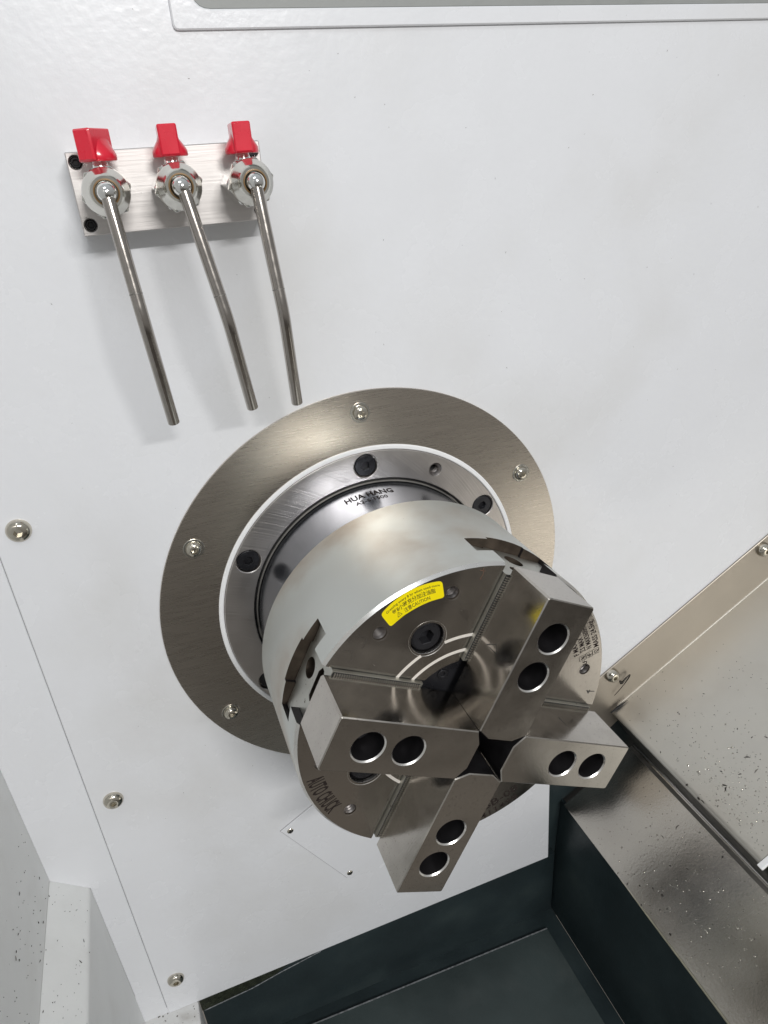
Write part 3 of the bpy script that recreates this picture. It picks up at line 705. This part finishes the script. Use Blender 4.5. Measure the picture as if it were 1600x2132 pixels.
def hexprism(R, w0, w1, ch, n=6, a0=0): return plate(circle(0, 0, R, 6, a0), w0, w1, ch=ch)
def valve(label, loc, turn, path):
    v = root('coolant_valve', label, 'valve', loc, 'coolant valves on the block')
    mk('valve_body', join(hexprism(12.0, 0.05, 22.0, 1.2), lathe([(8.5, 20), (9.6, 22), (9.6, 25), (8, 25)], 32)), M['chrome'], v, bevel=0.4)
    # union nut: hexagon rounded off by a cone, then collar
    nutg = lathe([(9.5, 22.5), (11.0, 23.2), (11.3, 25), (11.3, 29), (10.8, 31.5), (8.6, 35.2), (8.2, 37.2), (7.2, 38.4), (5.9, 38.4), (5.9, 34)], 48)
    mk('union_nut', nutg, M['chrome_nut'], v)
    mk('nut_flats', hexprism(12.5, 23.6, 29.6, 1.8, a0=PI / 6 * 0.4), M['chrome_nut'], v, bevel=0.4)
    mk('seal', lathe([(6.1, 36), (6.1, 38.7), (5.4, 38.9), (5.1, 37.5), (5.1, 36)], 40), M['brown_seal'], v)
    ball = []
    for i in range(13): t = -PI / 2 + PI * i / 12 * .999; ball.append((max(.01, 4.7 * math.cos(t)), 40.2 + 4.7 * math.sin(t)))
    mk('socket_cup', lathe([(5.3, 36.8), (3.0, 35.4), (.01, 35.2)], 32, closed=False), M['chrome'], v)
    mk('ball_joint', lathe(ball, 32, closed=False), M['chrome'], v)
    # stem and lever
    st = xf(join(lathe([(4.6, 8.5), (4.6, 11), (3.4, 11.4), (3.4, 14.4)], 24)), lambda a, b, c: (a, c, 13.5 - b))
    mk('stem', st, M['chrome'], v)
    hd = root_h = bpy.data.objects.new('lever', None)
    # lever: turned base that tapers up into a flat grip; one moulded piece
    def ringpts(hx, hw, z, p, n=32):
        o = []
        for i in range(n):
            t = 2 * PI * i / n; c, s = math.cos(t), math.sin(t)
            o.append((math.copysign(abs(c) ** (2 / p), c) * hx, z, math.copysign(abs(s) ** (2 / p), s) * hw))
        return o
    rings = [ringpts(8.6, 8.6, 13.9, 2), ringpts(8.9, 8.9, 14.4, 2), ringpts(8.8, 8.8, 16.6, 2.1), ringpts(7.4, 8.2, 19.0, 2.3), ringpts(5.6, 7.2, 21.5, 3), ringpts(4.7, 6.4, 24.0, 4), ringpts(4.5, 6.0, 25.5, 5)]
    vs, fs = [], []
    for r_ in rings: vs += r_
    for q in range(len(rings) - 1):
        for j in range(32): fs.append((q * 32 + j, q * 32 + (j + 1) % 32, (q + 1) * 32 + (j + 1) % 32, (q + 1) * 32 + j))
    fs += [tuple(range(32)), tuple(range(32 * (len(rings) - 1), 32 * len(rings)))]
    grip = xf(plate(roundpts([(-4.75, 14.2), (4.75, 14.2), (4.75, 28.3), (-4.75, 28.3), (-4.75, 14.2)], 1.0, 3)[1:], -6.5, 9.8, ch=.8), lambda a, b, c: (a, b, c))
    c_, s_ = math.cos(turn), math.sin(turn)
    tw = lambda a, b, c: (a * c_ + c * s_, b, 13.5 - a * s_ + c * c_)
    mk('lever', xf(join((vs, fs)), tw), M['red'], v, ang=50)
    mk('lever_grip', xf(grip, tw), M['red'], v, bevel=0.5)
    tb = mk('nozzle_tube', tube(fillet3(path), 3.25, 24), M['pipe'], v)
    P = [Vector(p) for p in path]
    d = (P[-1] - P[-2]).normalized(); tip = P[-1]
    mk('tube_bore', tube([tuple(tip - d * .5), tuple(tip + d * .05)], 2.2, 16), M['black_flat'], tb)
    m_ = P[1] + (P[0] - P[1]).normalized() * 13
    dd = (P[0] - P[1]).normalized()
    mk('tube_joint', tube([tuple(m_ + dd * .35), tuple(m_ - dd * .2)], 3.28, 20), M['cover_edge'], tb)
    return v
VL = (-135.8, 303.9, 25); VM = (-100.8, 303.9, 25); VR = (-64.0, 303.2, 25)
rel = lambda p, o: (p[0] - o[0], p[1] - o[1], p[2] - o[2])
valve('left valve, red lever turned askew, tube reaching lowest', VL, -0.62, [rel(p, VL) for p in ((-135.8, 302.5, 66), (-132.2, 245, 76), (-128.0, 185.8, 60))])
valve('middle valve on the block, straight red lever', VM, -0.04, [rel(p, VM) for p in ((-100.2, 302.5, 66), (-90.6, 239.4, 76), (-83.1, 186.5, 60))])
valve('right valve, beside the right end of the block', VR, -0.03, [rel(p, VR) for p in ((-64.3, 302, 66), (-60.9, 238.7, 76), (-56.7, 184.7, 60))])

# ================================================================== WAY COVER (upper) and lower cover
P1 = (250.0, -221.0)
def cv(base, t, h, w): return (base[0] + t * dx + h * nx, base[1] + t * dz + h * nz, w)
def cvbox(base, t0, t1, h0, h1, w0, w1, ch=0.0): return xf(box(t0, t1, h0, h1, w0, w1, ch), lambda t, h, w: cv(base, t, h, w))
uc = root('way_cover', 'upper stainless way cover with wall flange and round screws, right of the chuck', 'way cover', (P1[0], P1[1], 0))
Z0 = (0.0, 0.0)
# top sheet with a rounded left edge, skirt turned down
def bend_sheet(pts, w0, w1, th, base=Z0):
    g = strip_w(roundpts(pts, 5, 5), w0, w1, -th); return xf(g, lambda t, h, w: cv(base, t, h, w))
mk('top_sheet', bend_sheet([(-4.5, -6), (-4.5, 0), (430, 0)], 1.5, 194, 1.6), M['cover_steel'], uc)
mk('skirt', cvbox(Z0, -4.3, -2.6, -74, -5, 1.5, 193.5), M['skirt'], uc)  # skirt faces away from the light; that shade is put into its colour
mk('skirt_bead', xf(tube([(-5.0, -71.5, 1.5), (-5.0, -71.5, 250)], 1.6, 10), lambda t, h, w: cv(Z0, t, h, w)), M['turned'], uc)
mk('end_wiper', cvbox(Z0, -7, 420, -3.2, 0.3, 194.6, 199.2, .5), M['white_ring'], uc)
mk('end_web', cvbox(Z0, 2, 420, -70, -3.4, 193.9, 195.2), M['black'], uc)
# wall flange, with the fold fillet along its lower edge
fa = cv(Z0, -32, 49, 0); 
mk('wall_flange', xf(plate([(-60, -8), (-40, -24), (-5, -20), (430, -1), (430, 53.5), (-16, 53.5), (-60, 38)], 0.3, 2.0, ch=.4), lambda t, h, w: cv(Z0, t, h, w)), M['flange_steel'], uc)
mk('fold_fillet', xf(tube([(4, .3, 2.0), (430, .3, 2.0)], 0.8, 8), lambda t, h, w: cv(Z0, t, h, w)), M['cover_steel'], uc)
mk('corner_slit', xf(tube([(-6, 1.6, 4.6), (3, 1.8, 5.2), (17, 1.2, 5.6)], [.7, 1.4, .1], 8), lambda t, h, w: cv(Z0, t, h, w)), M['black_flat'], uc)
fs0 = mk('flange_screw', move(button_head(7.4, 7.0, 2.8, 3.0), w=2.0), M['nickel'], uc, loc=(240.5 - P1[0] + 1.5, -172.5 - P1[1], 0))
cpy(fs0, uc, (417.3 - P1[0], -71.5 - P1[1], 0), .5)

Q1 = (195.8, -342.0)
lc = root('lower_way_cover', 'lower oily stainless way cover plate strewn with chips, bottom right', 'way cover', (Q1[0], Q1[1], 0))
mk('sheet', xf(strip_w(roundpts([(0, -26), (0, 0), (330, 0)], 1.2, 3), 0.5, 300, -1.6), lambda t, h, w: cv(Z0, t, h, w)), M['cover_wet'], lc)
mk('rear_segment', xf(strip_w(roundpts([(1.5, -26), (1.5, -2.2), (330, -2.2)], 1.2, 3), 296, 470, -1.6), lambda t, h, w: cv(Z0, t, h, w)), M['cover_steel'], lc)
mk('edge_hem', xf(tube([(0.3, -.2, 98), (0.2, -.1, 140), (0, 0, 300)], [.05, .9, 1.3], 8), lambda t, h, w: cv(Z0, t, h, w)), M['hem'], lc)
mk('inner_rail', cvbox(Z0, 96.5, 100.5, 0, 2.6, .5, 300, .8), M['cover_edge'], lc)
mk('dark_web', cvbox((Q1[0] - Q1[0], 0), 106, 330, -1, 62, 200, 203), M['black'], lc)

# ---- chips
def chip_geo(L, wd, curl, th=.35):
    n = 6; vs = []; fs = []
    for i in range(n + 1):
        t = i / n; a = (t - .5) * curl; R_ = L / max(curl, .01)
        cx_, cy_ = R_ * math.sin(a), R_ * (1 - math.cos(a)); wv = wd * math.sin(PI * min(max(t, .06), .94)) * .5
        nn = (-math.sin(a), math.cos(a))
        vs += [(cx_ + nn[0] * wv, cy_ + nn[1] * wv, 0.05), (cx_ - nn[0] * wv, cy_ - nn[1] * wv, 0.05), (cx_, cy_, th + .5 * abs(math.sin(3 * t)) * th)]
    for i in range(n):
        a = i * 3; b = a + 3
        fs += [(a, b, b + 2, a + 2), (a + 2, b + 2, b + 1, a + 1), (a + 1, b + 1, b, a)]
    return vs, fs
def place_chips(items, base):
    gs = []
    for t, w, L, wd, curl in items:
        g = chip_geo(L, wd, curl); a = random.uniform(0, 2 * PI); c, s = math.cos(a), math.sin(a)
        gs.append(xf(g, lambda x, y, h: cv(base, t + x * c - y * s, h, w + x * s + y * c)))
    return join(*gs)
big = [(74, 53.6, 2.2, .8, .5), (42.5, 51, 1.8, .9, .4), (42.3, 53, 2, 1.0, .6), (68.7, 101, 2.4, .9, .3), (54.8, 125.6, 5.5, 1.3, 1.0), (50.8, 139.4, 5, 1.2, .5), (38.8, 132.7, 3, 1, .4),
       (20.3, 134.2, 5.0, 1.5, 1.8), (22, 131.5, 4.4, 1.4, .9), (29.1, 120.6, 2.4, 1.3, .5), (-2.0, 109.9, 2.6, 2.0, .5), (-3.0, 125.7, 3.6, 1.8, .9), (-2.2, 130, 5, 1.0, .9),
       (80.1, 123.3, 3.6, .9, .4), (2.2, 70.4, 2.2, 1, .4), (71.4, 115.3, 2, 1, .3), (33, 84.7, 1.6, .7, .2)]
small = [(random.uniform(0, 130), 190 * random.random() ** .6, random.uniform(.4, 1.3), random.uniform(.3, .7), random.uniform(.1, 1.5)) for _ in range(330)]
mk('metal_chips', place_chips(big + small, P1), M['chip'], label='dark metal chips scattered over the upper way cover', cat='metal chips', kind='stuff')
big = [(77.1, 95, 6.5, 1.0, 1.3), (57.5, 130, 2.5, 1.0, .5), (23.1, 133.4, 3, 2.4, 2.6), (12.9, 141.4, 2.2, 1.5, .4), (11.8, 114.2, 2, 1.3, .4), (20.2, 123.3, 2.4, 1.2, .4), (89.9, 141.7, 3, 1.4, .4), (18.8, 144.6, 2.2, 1, .4),
       (6.6, 162, 2.6, 1.8, .4), (3, 105.7, 3, 1.4, .8), (1.5, 128, 3.4, 1.4, .8), (2.4, 92, 2.2, 1.1, .8), (60, 93, 3.2, .6, 1.2), (47, 118, 2.2, 1.1, .5)]
small = [(100 * random.random() ** .8, random.uniform(4, 296), random.uniform(.4, 1.5), random.uniform(.3, .75), random.uniform(.1, 1.5)) for _ in range(280)]
mk('metal_chips', place_chips(big + small, Q1), M['chip'], label='dark metal chips and specks on the oily lower way cover', cat='metal chips', kind='stuff')
# oil droplets: low domes on both covers
def dome(r, h, n=8):
    vs = []; fs = []
    for k_, (rr, hh) in enumerate(((1, 0.02), (.8, .55), (.4, .9))):
        vs += [(r * rr * math.cos(2 * PI * i / n), r * rr * math.sin(2 * PI * i / n), h * hh) for i in range(n)]
    vs.append((0, 0, h))
    for k_ in range(2):
        for i in range(n): fs.append((k_ * n + i, k_ * n + (i + 1) % n, (k_ + 1) * n + (i + 1) % n, (k_ + 1) * n + i))
    fs += [(2 * n + i, 2 * n + (i + 1) % n, 3 * n) for i in range(n)]
    return vs, fs
def drops(base, n, tr, wr_):
    gs = []
    for _ in range(n):
        t, w = random.gauss(*tr), random.gauss(*wr_)
        if t < 2 or t > 95 and base is Q1 or w > 296 or w < 3 or (base is P1 and w > 188): continue
        r = .26 + .75 * random.random() ** 3
        gs.append(xf(dome(r, r * .5), lambda x, y, h: cv(base, t + x, h + .02, w + y)))
    return join(*gs)
mk('oil_droplets', drops(Q1, 420, (45, 26), (170, 45)), M['droplet'], label='tiny oil droplets beading on the lower way cover', cat='oil droplets', kind='stuff')
mk('oil_droplets', drops(P1, 260, (22, 18), (140, 26)), M['droplet'], label='tiny oil droplets on the upper way cover near its left edge', cat='oil droplets', kind='stuff')
# chips clinging to the white ledges, lower left
def flecks_x(n, fx):
    gs = []
    for _ in range(n):
        o, e1, e2, nn = fx()
        g = chip_geo(random.uniform(.5, 3.2) if random.random() < .25 else random.uniform(.3, .9), random.uniform(.3, .8), random.uniform(.1, .8)); a = random.gauss(0, .5); c, s = math.cos(a), math.sin(a)
        gs.append(xf(g, lambda x, y, h: tuple(o[i] + e1[i] * (x * c - y * s) + e2[i] * (x * s + y * c) + nn[i] * (h + .02) for i in range(3))))
    return join(*gs)
def f_ledge():
    t = random.random(); return ((-298.7 + 25.7 * t, -194.3 - 23.3 * t, 3 + 130 * random.random() ** 1.1), (0, 0, 1), (.74, -.67, 0), (.67, .74, 0))
def f_side(): return ((-298.65, random.uniform(-195, -120) , random.uniform(10, 160)), (0, 0, 1), (0, 1, 0), (1, 0, 0))
mk('metal_chips', flecks_x(45, f_ledge), M['chip'], label='small dark chips on the sloping white ledge, bottom left', cat='metal chips', kind='stuff')
mk('metal_chips', flecks_x(70, f_side), M['chip'], label='dark chips stuck to the white side wall, lower left corner', cat='metal chips', kind='stuff')
# dust specks on the wall
def f_wall():
    return ((random.uniform(-240, 420), random.uniform(-400, 370), 0.0), (0.5, .86, 0), (-.86, .5, 0), (0, 0, 1))
def wall_specks(n):
    gs = []
    for _ in range(n):
        o, e1, e2, nn = f_wall()
        if math.hypot(o[0], o[1]) < 170 or (o[1] < -290 + (o[0] - 175) * .59 and o[0] > 165): continue
        g = chip_geo(random.uniform(.4, 1.3), random.uniform(.2, .4), random.uniform(.1, 1.6), .1); a = random.uniform(0, 6.3); c, s = math.cos(a), math.sin(a)
        gs.append(xf(g, lambda x, y, h: (o[0] + x * c - y * s, o[1] + x * s + y * c, h + .03)))
    return join(*gs)
mk('dust_specks', wall_specks(150), M['faint'], label='tiny grey specks and fibres scattered on the white wall', cat='dust', kind='stuff')
# curled chip hanging at the flange screw
curl = []
cc = [(8, -19, 10), (10, -22, 9), (12, -22.5, 8), (13, -25, 7.5), (16, -26, 7), (19, -24, 6.5), (24, -21.5, 6), (29, -20, 5.6), (28, -24, 5.2), (22, -31, 5), (15, -38, 4.6), (8, -44, 4.2)]
pts = [(240.7 + p[0] * .75, -158.5 + p[1] * .95, p[2]) for p in cc]
rad = [.9, 1.0, 1.3, 1.4, 1.2, .95, .75, .7, .6, .4, .35, .25]
sm = smoothpath(pts, 3); rr = [rad[min(i // 3, len(rad) - 1)] for i in range(len(sm))]
mk('curled_chip', tube(sm, rr, 7), M['chip'], label='dark curled swarf thread hanging below the lower flange screw', cat='metal chip')
